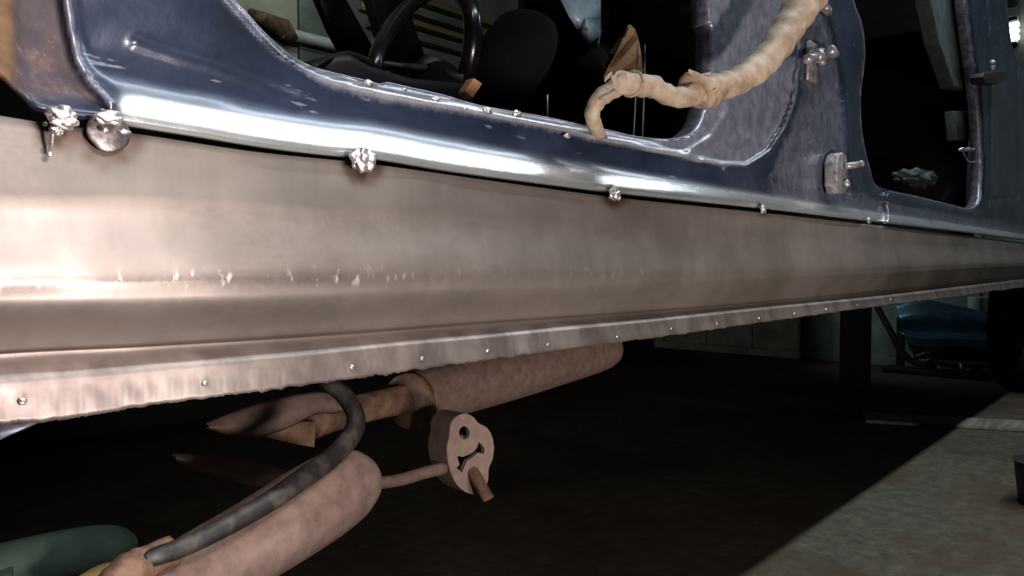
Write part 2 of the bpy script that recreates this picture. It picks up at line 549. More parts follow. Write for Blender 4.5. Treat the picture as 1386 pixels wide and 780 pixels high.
def body_depth(px, py):
    mpp = np.array([scale_at(x, .5) for x in px.ravel()]).reshape(px.shape)
    h = (Bf(px) - py)*mpp*1000            # mm above the bottom edge
    prof_h = np.array([-1, 0, 1.5, 3.5, 6, 10, 15, 20, 25, 32, 45, 70, 120, 900])
    prof_y = np.array([2, 1.0, -2.5, -4.5, -5.0, -3.0, .3, 3.6, 7.5, 11.0, 13, 12.5, 12, 12])
    Y = np.interp(h, prof_h, prof_y)
    d1, s1 = seg_dist(px, py, U1)
    dm = d1*mpp*1000
    # ridge bead along the step, recess beyond it (towards the opening)
    pm = mpp*1000
    Y = Y - 3.0*np.exp(-(dm/np.maximum(2.6, 3.2*pm))**2)*np.where(px < 1100, 1, 0)
    recess = (s1 > 0) & (px > 330)
    Y = np.where((s1 > 0), Y + 9.0*sst(0.5, 4.0, dm)*np.where(px > 180, sst(330, 440, px), 0), Y)
    d, s = seg_dist(px, py, S1); dm = d*mpp*1000
    Y = Y + np.where(s < 0, 5.0*sst(0, 6, dm), 0)*sst(160, 130, py)*sst(160, 140, px) - 5.0*np.exp(-(dm/4)**2)
    Y = np.where(px < 92, Y - 3*sst(30, 8, px), Y)
    d, s = seg_dist(px, py, SW); dm = d*mpp*1000
    Y = Y - 2.2*np.exp(-(dm/4.5)**2)
    for poly, a, wd in ((V3, -5, 5), (V4, 2.5, 6), (V5, -4, 6), (V6, -5, 8), (V7, -5, 10), (U2, -4, 5), (SEAM, 2.5, 5)):
        d, s = seg_dist(px, py, poly); dm = d*mpp*1000
        Y = Y + a*np.exp(-(dm/np.maximum(wd, 3.2*pm))**2)
    d, s = seg_dist(px, py, V5); dm = d*mpp*1000
    Y = Y + np.where((s > 0) & (px < 1200) & (px > 1080), 10*sst(0, 18, dm), 0)
    # rolled door-opening edge
    for ap in (AP1, AP2):
        d, s = seg_dist(px, py, ap + [ap[0]]); dm = d*mpp*1000
        Y = Y + np.where(px > 1100, 6, 2)*np.exp(-(dm/5.0)**2)
    Y = Y + 1.2*np.array([noise.noise(Vector((a*.012, b*.02, 3))) for a, b in zip(px.ravel(), py.ravel())]).reshape(px.shape)
    return .5 + Y/1000


def build_body():
    pts = []; edges = []

    def loop(poly):
        s = len(pts)
        pts.extend(poly)
        n = len(poly)
        edges.extend([(s+i, s+(i+1) % n) for i in range(n)])
    loop(outer); loop(ap1c); loop(ap2c); loop(ap3c)
    cand = []
    for x in list(np.arange(-126, 950, 5.0)) + list(np.arange(950, 1424, 3.3)):
        b = float(Bf(x)); mpp = scale_at(x, .5)
        for hm in (1, 2.2, 3.5, 5, 6.5, 8, 10, 12, 14, 16.5, 19, 22, 26, 31):
            cand.append((x, b-hm/1000/mpp))
        yy = b-34/1000/mpp
        while yy > -415:
            cand.append((x, yy)); yy -= (4.5 if x < 950 else 3.3) if yy > -15 else 22
    c = np.array(cand)
    ok = inside(c[:, 0], c[:, 1], outer)
    for ap in (ap1c, ap2c, ap3c):
        ok &= ~inside(c[:, 0], c[:, 1], ap)
    for ap in (outer, ap1c, ap2c, ap3c):
        d, _ = seg_dist(c[:, 0], c[:, 1], ap + [ap[0]])
        ok &= d > .7
    pts2 = pts + [tuple(p) for p in c[ok]]
    vs, es, fs, *_ = delaunay_2d_cdt([Vector(p) for p in pts2], edges, [], 0, 1e-5)
    V = np.array([tuple(v) for v in vs])
    F = np.array([tuple(f) for f in fs])
    cen = V[F].mean(axis=1)
    ok = inside(cen[:, 0], cen[:, 1], outer)
    for ap in (ap1c, ap2c, ap3c):
        ok &= ~inside(cen[:, 0], cen[:, 1], ap)
    F = F[ok]
    Y = body_depth(V[:, 0], V[:, 1])
    me = bpy.data.meshes.new('body_side')
    co = [at(a, b, c_)-car.location for (a, b), c_ in zip(V, Y)]
    me.from_pydata([tuple(v) for v in co], [], [tuple(f) for f in F])
    bm = bmesh.new(); bm.from_mesh(me)
    loose = [v for v in bm.verts if not v.link_faces]
    keep = np.array([bool(v.link_faces) for v in bm.verts])
    bmesh.ops.delete(bm, geom=loose, context='VERTS')
    bmesh.ops.recalc_face_normals(bm, faces=bm.faces)
    bm.faces.ensure_lookup_table()
    if sum(f.normal.y for f in bm.faces) > 0:
        bmesh.ops.reverse_faces(bm, faces=bm.faces)
    bm.to_mesh(me); bm.free()
    P = V[keep]
    px, py = P[:, 0], P[:, 1]
    mpp = np.array([scale_at(x, .5) for x in px])
    h = (Bf(px)-py)*mpp*1000
    d1, s1 = seg_dist(px, py, U1); dm = d1*mpp*1000
    wear = np.zeros(len(P))
    wear += np.where(s1 < 0, .62*sst(14, 1, dm)*sst(380, 470, px)*sst(1010, 760, px), 0)
    wear += np.where(s1 < 0, .5*sst(6, 0, dm), 0)
    wear += np.where((s1 > 0) & (px > 400), .72, 0)
    grey = inside(px, py, [(1083, -300), (1108, -300), (1116, 0), (1134, 80), (1146, 160), (1150, 260), (1090, 262), (1040, 240), (1060, 190), (1083, 130)])
    gp = [(1083, -300), (1108, -300), (1116, 0), (1134, 80), (1146, 160), (1150, 260), (1090, 262), (1040, 240), (1060, 190), (1083, 130), (1083, -300)]
    gd, _ = seg_dist(px, py, gp)
    wear = np.maximum(wear, .5*sst(-9, 9, np.where(grey, gd, -gd)))
    wear = np.maximum(wear, .44*sst(1000, 1060, px)*sst(75, 45, h))
    for ap in (AP1, AP2):
        d, _ = seg_dist(px, py, ap+[ap[0]])
        wear = np.maximum(wear, .6*sst(6, 1, d*mpp*1000))
    for poly, a in ((V3, .6), (V6, .5), (V7, .5), (SEAM, .6), (S1, .8)):
        d, _ = seg_dist(px, py, poly); wear = np.maximum(wear, a*sst(5, 0, d*mpp*1000))
    bare = sst(24, 15, h)*sst(150, 200, px)
    bare = np.maximum(bare, np.exp(-(dm/1.7)**2)*sst(420, 500, px)*sst(1010, 940, px))  # thin white highlight painted along the step ridge
    d, s = seg_dist(px, py, S1)
    rust = np.where((s < 0) & (px < 160), sst(0, 14, d), 0)*sst(150, 118, py)
    rust = np.maximum(rust, .3*sst(125, 70, px))
    ochre = sst(26, 8, px)
    for nm, arr in (('wear', wear), ('bare', bare), ('rust', rust), ('ochre', ochre)):
        a = me.attributes.new(nm, 'FLOAT', 'POINT')
        a.data.foreach_set('value', np.clip(arr, 0, 1).astype(np.float32))
    me.materials.append(M['body'])
    for p in me.polygons:
        p.use_smooth = True
    o = bpy.data.objects.new('body_side', me); COL.objects.link(o); o.parent = car
    md = o.modifiers.new('thickness', 'SOLIDIFY'); md.thickness = .0014; md.offset = -1
    o['label'] = 'dark blue body side with worn grey edges and a rusty door post'
    return o


build_body()


# inward-turned returns round the openings
def aperture_return(ap, depth, name, label, mat, torn=False):
    pts = densify(ap, 4, False)
    A = np.array(pts)
    Y = body_depth(A[:, 0], A[:, 1])
    bm = bmesh.new(); rows = []
    for i, ((x, y), Yb) in enumerate(zip(pts, Y)):
        p = at(x, y, float(Yb)-.0004)
        nz = noise.noise(Vector((x*.08, y*.08, 1)))
        rows.append([bm.verts.new(p), bm.verts.new(p+Vector((0, depth*.3, .0006*nz))),
                     bm.verts.new(p+Vector((0, depth+.002*nz, -.002)))])
    for a, b in zip(rows[:-1], rows[1:]):
        for k in range(2):
            bm.faces.new((a[k], b[k], b[k+1], a[k+1]))
    o = obj(name, bm, mat, car, label)
    md = o.modifiers.new('thickness', 'SOLIDIFY'); md.thickness = .0012
    return o


aperture_return(ap1, .028, 'door_flange', 'sanded bare metal flange round the front door opening', M['flange'])
aperture_return(ap2, .03, 'door_flange', None, M['flange'])
aperture_return(ap3, .03, 'door_flange', None, M['flange'])

# torn scraps of weld left on the flange
for i, (x, y, r) in enumerate([(500, 113, 7), (590, 134, 5), (660, 150, 6), (700, 154, 7), (768, 184, 5), (548, 121, 3), (630, 146, 3)]):
    bm = bmesh.new(); mp = scale_at(x, .5)
    lump(bm, at(x, y, .506), r*mp, 1.3, .45, .6, .9, 2.6, 3, i)
    obj('weld_scrap', bm, M['weld'], car)

# ---- the sill ------------------------------------------------------------
LN = [
    [(-140, 131), (0, 156), (100, 171), (180, 180), (340, 204), (500, 221), (665, 244.2), (830, 266.2), (1040, 288.3), (1200, 306.4), (1345, 323.5), (1425, 333.6)],
    [(-140, 132), (0, 157), (100, 172), (180, 181), (340, 205), (500, 222), (665, 245), (830, 267), (1040, 289), (1200, 307), (1345, 324), (1425, 334)],
    [(-140, 270), (0, 277), (200, 275), (340, 282), (500, 293), (830, 306), (1040, 317), (1200, 328), (1345, 337), (1425, 342)],
    [(-140, 385), (0, 383), (340, 378), (500, 375), (665, 372), (830, 369), (1040, 365), (1200, 361), (1345, 357), (1425, 355)],
    [(-140, 413), (0, 409), (340, 402), (500, 396), (830, 385), (1040, 376), (1200, 369), (1345, 361), (1425, 358)],
    [(-140, 484), (0, 472), (200, 463), (420, 450), (650, 434), (900, 417), (1040, 406), (1200, 391), (1300, 381), (1345, 376), (1425, 368)],
    [(-140, 492), (0, 480), (200, 470), (420, 457), (650, 440), (900, 422), (1040, 410), (1200, 395), (1300, 384), (1345, 379), (1425, 370)],
    [(-140, 536), (0, 521), (200, 503), (420, 482), (545, 468), (665, 457), (830, 441), (900, 434), (1040, 419), (1200, 403), (1345, 386), (1425, 376)],
    [(-140, 546), (0, 530), (200, 511), (420, 490), (545, 475), (665, 463), (830, 446), (900, 439), (1040, 423), (1200, 406), (1345, 388), (1425, 378)],
    [(-140, 592), (0, 574), (60, 571), (200, 549), (340, 531), (480, 512), (665, 486), (830, 464), (900, 455), (1040, 435), (1120, 424), (1200, 413), (1300, 401), (1345, 394), (1425, 385)],
]
LY = [.528, .5015, .4995, .4865, .4880, .508, .513, .4985, .4980, .4942]
SUBN = [2, 8, 12, 6, 8, 4, 6, 4, 6]
LF = [curve(l) for l in LN]
WELDS = [(83, 172, 26), (148, 176, 34), (492, 218, 22), (832, 264, 13), (1033, 284, 7), (1176, 300, 5)]
PLUGS = [(30, 543), (277, 519), (476, 497), (571, 486), (660, 475), (741, 467), (835, 457), (908, 446), (970, 438), (1027, 431), (1075, 425), (1118, 419), (1160, 413), (1205, 406)]


def build_sill():
    xs = list(np.arange(-130, 1421, 3.0))
    NL = len(LN)
    verts = []; faces = []; att = []
    rows = 0
    prof = []
    for j in range(NL-1):
        for k in range(SUBN[j]):
            prof.append(j + k/SUBN[j])
    prof.append(NL-1.0)
    for xi, x in enumerate(xs):
        ys = np.array([float(f(x)) for f in LF])
        Y = np.array(LY)
        # jagged cut edge
        j0 = noise.noise(Vector((x*.06, 0, 0)))*1.6 + abs(noise.noise(Vector((x*.22, 4, 0))))*2.0
        ys[-1] += j0*(2.2 if x < 700 else 1.1)*.8
        mpp = scale_at(x, .5)
        for s in prof:
            j = int(min(s, NL-2)); t = s-j
            # depth profile eased with neighbours for a pressed look
            y = ys[j]*(1-t)+ys[j+1]*t
            te = t*t*(3-2*t)
            mixk = 0.55
            Yv = Y[j]*(1-t)+Y[j+1]*t
            Ye = Y[j]*(1-te)+Y[j+1]*te
            Yv = Yv*(1-mixk)+Ye*mixk
            Yv += .0006*noise.noise(Vector((x*.008, y*.02, 7)))*2
            if s > 8:
                Yv += .0005*noise.noise(Vector((x*.04, y*.04, 2)))
                for (a, b) in PLUGS:
                    if abs(a-x) < 14:
                        q = math.hypot((a-x), (b-y))*mpp*1000
                        Yv -= .0008*math.exp(-(q/2.2)**2)
            verts.append(tuple(at(x, y, Yv)-car.location))
            burn = 0
            for (a, b, r) in WELDS:
                q = math.hypot(a-x, b-y)/r
                if q < 2.2:
                    burn = max(burn, float(sst(1.9, .9, np.float64(q)))*(.8+.8*noise.noise(Vector((x*.05, y*.05, 5)))))
            if s > 7:
                for (a, b) in PLUGS:
                    q = math.hypot(a-x, b-y)*mpp*1000
                    if q < 6:
                        burn = max(burn, .55*math.exp(-(q/3)**2))
            crease_dark = .8*math.exp(-((s-5.7)/.5)**2)+.35*math.exp(-((s-2.0)/.12)**2)*float(sst(420, 150, np.float64(x)))  # crease darkening painted into the colour, along groove and upper bend
            scuff_glint = math.exp(-((y-float(LF[3](x))-0)/9)**2)*float(sst(620, 420, np.float64(x)))
            scuff_glint = max(scuff_glint, .35*math.exp(-((y-float(LF[3](x)))/8)**2)*float(sst(1000, 600, np.float64(x))))
            flange = 1.0 if s > 6.2 else 0
            top_tone = float(sst(2.03, 1.93, np.float64(s)))*float(sst(1100, 250, np.float64(x)))  # grey tone above the bend, fading towards the far end
            att.append((burn, crease_dark, scuff_glint, flange*.7, top_tone))
    n = len(prof)
    for i in range(len(xs)-1):
        for k in range(n-1):
            a = i*n+k
            faces.append((a, a+1, a+n+1, a+n))
    me = bpy.data.meshes.new('sill_panel'); me.from_pydata(verts, [], faces)
    bm = bmesh.new(); bm.from_mesh(me)
    bm.normal_update()
    if sum(f.normal.y for f in bm.faces) > 0:
        bmesh.ops.reverse_faces(bm, faces=bm.faces)
    bm.to_mesh(me); bm.free()
    A = np.array(att, np.float32)
    for i, nm in enumerate(('burn', 'crease_dark', 'scuff_glint', 'flange', 'top_tone')):
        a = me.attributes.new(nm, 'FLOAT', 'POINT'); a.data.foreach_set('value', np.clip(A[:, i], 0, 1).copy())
    me.materials.append(M['sill'])
    for p in me.polygons:
        p.use_smooth = True
    o = bpy.data.objects.new('sill_panel', me); COL.objects.link(o); o.parent = car
    md = o.modifiers.new('thickness', 'SOLIDIFY'); md.thickness = .0014; md.offset = -1
    o['label'] = 'bare steel sill panel with pinkish grey sheen'
    return o


sill = build_sill()

# inner flange sheet standing proud at the front end, below the sill
bm = bmesh.new()
top = [(-140, 585), (0, 572), (30, 570), (54, 568)]
bot = [(-140, 680), (0, 596), (30, 583), (56, 571)]
r0 = [bm.verts.new(at(x, y, .512)) for x, y in top]; r1 = [bm.verts.new(at(x, y, .506)) for x, y in bot]
for i in range(3):
    bm.faces.new((r0[i], r0[i+1], r1[i+1], r1[i]))
o = obj('jacking_plate', bm, M['flange'], car); o.modifiers.new('t', 'SOLIDIFY').thickness = .0015

# tack welds (joining the sill to the body)
for i, (x, y, r) in enumerate(WELDS):
    bm = bmesh.new(); mp = scale_at(x, .49)
    if i == 0:
        lump(bm, at(84, 156, .487), 16*mp, 1.1, .6, .8, .5, 1.6, 4, 1)
        lump(bm, at(88, 166, .487), 13*mp, 1.3, .6, .7, .5, 1.6, 4, 2)
        lump(bm, at(78, 176, .489), 8*mp, 1.1, .6, .8, .8, 2.6, 4, 3)
        add_tube(bm, [at(80, 172, .490), at(71, 182, .491), at(70, 195, .493), at(68, 207, .496)], [4.5*mp, 2.6*mp, 2.3*mp, 3*mp], 8, rough=.4)
        lump(bm, at(67, 208, .495), 4.2*mp, 1, .8, 1, .4, 2, 3, 4)
        lump(bm, at(61, 168, .497), 3.2*mp, 1, .8, 1, .4, 2, 3, 5)
    elif i == 1:
        lump(bm, at(146, 159, .486), 15*mp, 1.2, .6, .7, .5, 1.6, 4, 6)
        lump(bm, at(168, 179, .492), 6*mp, 1.3, .6, .6, .7, 2.2, 3, 8)
        lump(bm, at(143, 176, .488), 4*mp, 1, .6, 1, .5, 2.2, 3, 9)
        bd = bmesh.new()
        lump(bd, at(147, 179, .496), 28*mp, 1.05, .16, .95, .10, 1.2, 4, 7)
        obj('burnt_disc', bd, M['burnt'], car, 'dark burnt metal disc beside the tack weld')
    else:
        k0 = r*.72
        lump(bm, at(x, y-2, .487), k0*mp, 1.05, .6, 1.0, .6, 2.0, 4, 10+i)
        for q in range(3):
            lump(bm, at(x+random.uniform(-.5, .5)*r, y+random.uniform(-.4, .5)*r, .487), k0*.38*mp, 1, .8, 1, .6, 2.5, 3, 20+i*3+q)
    obj('tack_weld', bm, M['weld'], car)
for i, (x, y) in enumerate(PLUGS):
    bm = bmesh.new(); mp = scale_at(x, .5)
    lump(bm, at(x, y, .4955), .0017+.0006*random.random(), 1, .6, 1, .5, 2.3, 3, 50+i)
    obj('plug_weld', bm, M['weld'], car)

# ---- hinges, check strap, striker -----------------------------------------
def cyl(bm, a, b, r0, r1=None, seg=16):
    add_tube(bm, [a, b], [r0, r1 if r1 else r0], seg)


mp = scale_at(1110, .5)
h = bmesh.new()
add_box(h, at(1098, 92, .505)-Vector((.012, 0, .022)), at(1098, 92, .505)+Vector((.03, .006, .045)), .002)
o = obj('door_hinge', h, M['hinge'], car, 'greasy steel door hinge left on the middle pillar')
b = bmesh.new(); cyl(b, at(1092, 80, .470), at(1104, 77, .488), 6.5*mp*.9); cyl(b, at(1104, 77, .488), at(1112, 74, .5), 8.5*mp, 9*mp)
bmesh.ops.bevel(b, geom=list(b.edges), offset=.0006, segments=2, affect='EDGES'); obj('hinge_pin', autosm := b, M['hinge'], o)
b = bmesh.new(); cyl(b, at(1107, 77, .482), at(1118, 76, .50), 7*mp); cyl(b, at(1124, 69, .474), at(1130, 74, .494), 8*mp, 6*mp)
cyl(b, at(1112, 84, .484), at(1116, 86, .50), 4.5*mp)
obj('hinge_bolt', b, M['hinge'], o)
b = bmesh.new(); cyl(b, at(1117, 10, .478), at(1122, 20, .50), 6*mp, 4*mp); lump(b, at(1120, 14, .487), 5*mp, 1, 1, 1.2, .3, 2, 3, 3)
obj('hinge_bolt', b, M['hinge'], o)

# lower hinge: rounded upright bracket with a pin
ol = [(1136, 262), (1133, 250), (1133, 220), (1136, 210), (1141, 206), (1146, 210), (1147, 225), (1147, 250), (1144, 262)]
b = px_prism(ol, .484, .506, .0015)
o = obj('lower_hinge', b, M['hinge'], car)
b = bmesh.new(); mp = scale_at(1145, .48)
cyl(b, at(1146, 225, .478), at(1166, 222, .470), 5*mp*.9, 4.6*mp); lump(b, at(1165, 222, .470), 4.8*mp, 1, 1, 1, .2, 2, 3, 3)
obj('hinge_pin', b, M['hinge'], o)
b = bmesh.new(); lump(b, at(1146, 249, .478), 5.5*mp, 1, .8, 1, .2, 2, 3, 3); obj('hinge_bolt', b, M['hinge'], o)

b = px_prism([(1330, 104), (1332, 98), (1358, 95), (1362, 99), (1361, 108), (1350, 114), (1334, 113)], .47, .505, .002)
o = obj('door_striker', b, M['black'], car, 'black door latch bracket on the rear pillar')
b = bmesh.new(); mp = scale_at(1344, .48); cyl(b, at(1344, 99, .475), at(1343, 85, .475), 3.2*mp); lump(b, at(1343, 85, .475), 4*mp, 1, 1, 1, .1, 2, 3)
obj('striker_pin', b, M['hinge'], o)

# ---- inner structure, floor pan, roof, far side -----------------------------
bm = bmesh.new()
add_box(bm, (-.15, .55, .545), (3.2, 2.0, .56))
for yy in (.8, 1.25, 1.7):
    add_box(bm, (-.1, yy, .52), (3.2, yy+.07, .545), .004)
obj('floor_pan', bm, M['pan'], car)
bm = bmesh.new()
vv = []
for x in np.arange(-130, 1421, 20):
    a = float(LF[1](x))+6; b = float(LF[7](x))-3
    vv.append((bm.verts.new(at(x, a, .535)), bm.verts.new(at(x, (a+b)/2, .56)), bm.verts.new(at(x, b, .535))))
for p, q in zip(vv[:-1], vv[1:]):
    bm.faces.new((p[0], q[0], q[1], p[1])); bm.faces.new((p[1], q[1], q[2], p[2]))
o = obj('inner_sill', bm, M['pan'], car); o.modifiers.new('t', 'SOLIDIFY').thickness = .003
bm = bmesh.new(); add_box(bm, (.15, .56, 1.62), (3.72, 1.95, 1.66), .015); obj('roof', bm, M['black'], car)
bm = bmesh.new(); add_box(bm, (3.70, .80, 1.60), (4.28, 1.95, 1.64), .012); obj('rear_roof_panel', bm, M['black'], car)
bm = bmesh.new(); add_box(bm, (.2, .60, 1.585), (3.68, 1.92, 1.618), .01); obj('headliner', bm, M['white'], car, 'beige headliner')

# far side of the car with its open window
far_out = [(-300, 400), (1240, 400), (1240, -420), (-300, -420)]
hole = [(150, -330), (210, -60), (300, 40), (330, 75), (450, 105), (570, 128), (690, 118), (700, 60), (702, -30), (700, -330)]
hole2 = [(738, -330), (745, -20), (760, 20), (800, 72), (835, 76), (850, 60), (870, 40), (980, -40), (930, -330)]


def plate(outline, holes, Y, th, name, mat, parent):
    pts = []; ed = []
    for lp in [outline]+holes:
        s = len(pts); n = len(lp); pts += lp; ed += [(s+i, s+(i+1) % n) for i in range(n)]
    vs, es, fs, *_ = delaunay_2d_cdt([Vector(p) for p in pts], ed, [], 0, 1e-5)
    bm = bmesh.new(); V = [bm.verts.new(at(v.x, v.y, Y)) for v in vs]
    for f in fs:
        c = sum((vs[i] for i in f), Vector((0, 0)))/3
        cx, cy = np.array([c.x]), np.array([c.y])
        if inside(cx, cy, outline)[0] and not any(inside(cx, cy, h_)[0] for h_ in holes):
            bm.faces.new([V[i] for i in f])
    bmesh.ops.recalc_face_normals(bm, faces=bm.faces)
    o = obj(name, bm, mat, parent, smooth=False)
    o.modifiers.new('t', 'SOLIDIFY').thickness = th
    return o


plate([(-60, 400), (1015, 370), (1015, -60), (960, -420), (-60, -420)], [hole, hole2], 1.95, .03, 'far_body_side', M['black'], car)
# far windscreen pillar, painted grey green, and the thin dark one in front of it
b = px_prism([(478, -90), (520, -90), (590, 118), (552, 118), (520, 60)], 1.86, 1.90, .004); obj('windscreen_pillar', b, M['trim'], car)
b = px_prism([(395, -90), (425, -90), (470, 0), (520, 90), (530, 125), (490, 115), (450, 40)], 1.70, 1.73, .004); obj('dark_pillar', b, M['black'], car)

bm = bmesh.new(); add_box(bm, (4.22, .80, .5), (4.26, 1.93, 1.62), .01); add_box(bm, (3.22, .80, .5), (4.22, 1.90, .53)); obj('rear_bulkhead', bm, M['black'], car)
# ---- steering wheel -----------------------------------------------------------
rimpts = [(545, 150), (512, 118), (508, 84), (522, 48), (548, 14), (585, -12), (618, -14), (636, 12), (640, 48), (634, 90), (618, 130), (590, 156)]
st = bpy.data.objects.new('steering_wheel', None); COL.objects.link(st); st.parent = car
st.location = at(575, 75, .98)-car.location
P = smooth_path([(x, y, .92+.18*(1-abs((x-575)/70)), 11) for x, y in rimpts+[rimpts[0]]], 6)
bm = bmesh.new(); add_tube(bm, [at(p[0], p[1], p[2]) for p in P], [p[3]*scale_at(p[0], p[2])*(1.15 if p[0] > 600 else .95) for p in P], 14)
o = obj('rim', bm, M['gloss_black'], st)
bm = bmesh.new(); add_tube(bm, [at(585, 95, 1.06), at(600, 105, 1.0), at(628, 110, .95)], [.016, .014, .012], 10)
add_tube(bm, [at(585, 95, 1.06), at(545, 92, 1.0), at(514, 88, .96)], [.016, .014, .012], 10, flat=.6); obj('spoke', bm, M['black'], st)
bm = bmesh.new(); lump(bm, at(585, 100, 1.05), .035, 1, .6, 1, .05, 1, 3); obj('hub', bm, M['black'], st)
bm = px_tube([(600, 175, .92, 40), (590, 130, 1.05, 46), (578, 108, 1.15, 26), (568, 108, 1.3, 14)], 5, 20); obj('column_shroud', bm, M['cloth'], car)
b = px_prism([(395, 150), (420, 84), (452, 72), (478, 70), (498, 84), (560, 104), (640, 112), (660, 200), (420, 200)], .80, 1.8, .012)
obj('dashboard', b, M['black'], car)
b = px_tube([(425, 92, .78, 3.2), (445, 80, .8, 4), (470, 74, .84, 5), (498, 86, .9, 8)], 5, 10); obj('indicator_stalk', b, M['black'], car)
bm = px_tube([(672, 150, 1.0, 30), (676, 115, 1.0, 46), (700, 70, 1.0, 52), (716, 40, 1.0, 42), (720, 22, 1.0, 18)], 5, 18, flat=.9)
obj('gear_console', bm, M['cloth'], car)

# seats
for nm, (Ya, Yb) in (('front_seat', (.72, 1.14)),):
    s_ = bpy.data.objects.new(nm, None); COL.objects.link(s_); s_.parent = car
    s_.location = Vector((1.82, (Ya+Yb)/2, .5))-car.location
    sc = 1
    def W(x, z):
        return (x, z)
    for part, ol_ in (('cushion', [(1.05, .50), (1.0, .60), (1.03, .70), (1.12, .73), (1.55, .66), (1.58, .50)]),
                      ('backrest', [(1.50, .56), (1.46, .66), (1.52, .85), (1.72, 1.20), (1.80, 1.28), (1.88, 1.26), (1.86, 1.1), (1.72, .8), (1.66, .56)]),
                      ('headrest', [(1.80, 1.30), (1.82, 1.42), (1.88, 1.46), (1.94, 1.43), (1.93, 1.31)])):
        bm = bmesh.new()
        y0, y1 = (Ya, Yb) if part != 'headrest' else (Ya+.1, Yb-.1)
        f = bm.faces.new([bm.verts.new((x+.42, y0, z)) for x, z in ol_])
        r = bmesh.ops.extrude_face_region(bm, geom=[f])
        for v in r['geom']:
            if isinstance(v, bmesh.types.BMVert):
                v.co.y = y1
        bmesh.ops.recalc_face_normals(bm, faces=bm.faces)
        bmesh.ops.bevel(bm, geom=list(bm.edges), offset=.025, segments=4, affect='EDGES', profile=.5, clamp_overlap=True)
        obj(part, bm, M['cloth'], s_)
# rear bench
s_ = bpy.data.objects.new('rear_seat', None); COL.objects.link(s_); s_.parent = car
s_.location = Vector((2.7, 1.2, .5))-car.location
for part, ol_ in (('cushion', [(2.25, .50), (2.22, .70), (2.3, .80), (2.8, .79), (2.8, .50)]),
                  ('backrest', [(2.75, .6), (2.78, .8), (3.0, 1.3), (3.12, 1.3), (3.05, .6)])):
    bm = bmesh.new()
    f = bm.faces.new([bm.verts.new((x, .60, z)) for x, z in ol_])
    r = bmesh.ops.extrude_face_region(bm, geom=[f])
    for v in r['geom']:
        if isinstance(v, bmesh.types.BMVert):
            v.co.y = 1.85
    bmesh.ops.recalc_face_normals(bm, faces=bm.faces)
    bmesh.ops.bevel(bm, geom=list(bm.edges), offset=.03, segments=4, affect='EDGES', profile=.5, clamp_overlap=True)
    obj(part, bm, M['cloth'], s_)
# inner rear pillar trim
b = px_prism([(1240, -160), (1255, -20), (1272, 60), (1292, 118), (1312, 122), (1326, 126), (1322, 60), (1316, -160)], .56, .60, .004)
obj('pillar_trim', b, M['trim'], car)
b = px_tube([(1292, -30, .555, 1.6), (1300, 50, .555, 1.4), (1306, 90, .555, 1.4), (1311, 120, .555, 1.8)], 5, 8); obj('seat_belt', b, M['trim'], car)
b = px_prism([(1292, 150), (1318, 150), (1320, 190), (1296, 190)], .57, .60, .004); obj('belt_reel', b, M['trim'], car)
# chrome buckle and its wire
b = bmesh.new()
add_tube(b, [at(1298+q*4.2, 203-(q % 2), .535) for q in range(6)], [.004, .0065, .005, .0068, .005, .004], 10, rough=.5)
bk = obj('seat_belt_buckle', b, M['weld'], car)
b = px_tube([(1304, 207, .537, 1.3), (1310, 218, .537, 1.2), (1320, 219, .54, 1.2), (1326, 210, .55, 1.2)], 5, 8); obj('buckle_wire', b, M['hinge'], bk)

# thin upright seat-belt webbing seen through the front opening
b = px_tube([(863, 60, .60, 1.6), (861, 120, .60, 1.6), (857, 200, .58, 1.6)], 4, 8, flat=.4); obj('belt_webbing', b, M['trim'], car)
b = px_tube([(873, 60, .62, 1.3), (872, 120, .62, 1.3), (869, 200, .60, 1.3)], 4, 8, flat=.4); obj('belt_webbing', b, M['trim'], car)
b = px_tube([(741, 128, .70, 1.2), (741, 165, .70, 1.2)], 3, 8); obj('seat_lever', b, M['hinge'], car)
b = px_prism([(710, 92), (716, 78), (721, 84), (720, 106), (713, 108)], .95, .97, .003); obj('window_winder', b, M['steel'], car)
b = px_prism([(630, 124), (642, 105), (654, 113), (640, 134)], .72, .735, .002); obj('pedal_plate', b, M['card'], car)

# ---- wrapped wiring loom --------------------------------------------------
loom_spec = [(812, 184, .512, 8), (803, 166, .503, 10), (802, 150, .497, 11), (812, 133, .490, 12), (830, 121, .482, 13), (846, 113, .476, 16),
             (862, 116, .470, 15.5), (882, 117, .464, 15), (902, 128, .456, 14), (925, 132, .450, 14.5), (945, 123, .445, 17), (965, 118, .440, 17),
             (985, 115, .436, 19), (1010, 103, .430, 19), (1034, 84, .425, 20), (1054, 58, .42, 21), (1072, 30, .415, 22), (1090, 2, .41, 25),
             (1108, -26, .405, 28), (1135, -70, .40, 30), (1180, -160, .42, 30)]
P = smooth_path(loom_spec, 9)
bm = bmesh.new()
rad = []
for i, p in enumerate(P):
    k_ = 1 + .05*math.sin(i*.9) + .07*noise.noise(Vector((i*.12, 0, 0)))
    rad.append(p[3]*scale_at(p[0], p[2])*k_*.97)
add_tube(bm, [at(p[0], p[1], p[2]) for p in P], rad, 26, rough=.10)
loom = obj('wiring_loom', bm, M['tape'], car, 'thick beige cloth-taped wiring loom hanging out of the door opening')
# frayed foot where it meets the flange
bm = bmesh.new(); add_tube(bm, [at(804, 160, .500), at(810, 172, .505), at(818, 186, .511)], [9*scale_at(804, .5), 6*scale_at(804, .5), 5*scale_at(804, .5)], 12, flat=.5, rough=.4)
obj('tape_end', bm, M['tape'], loom)


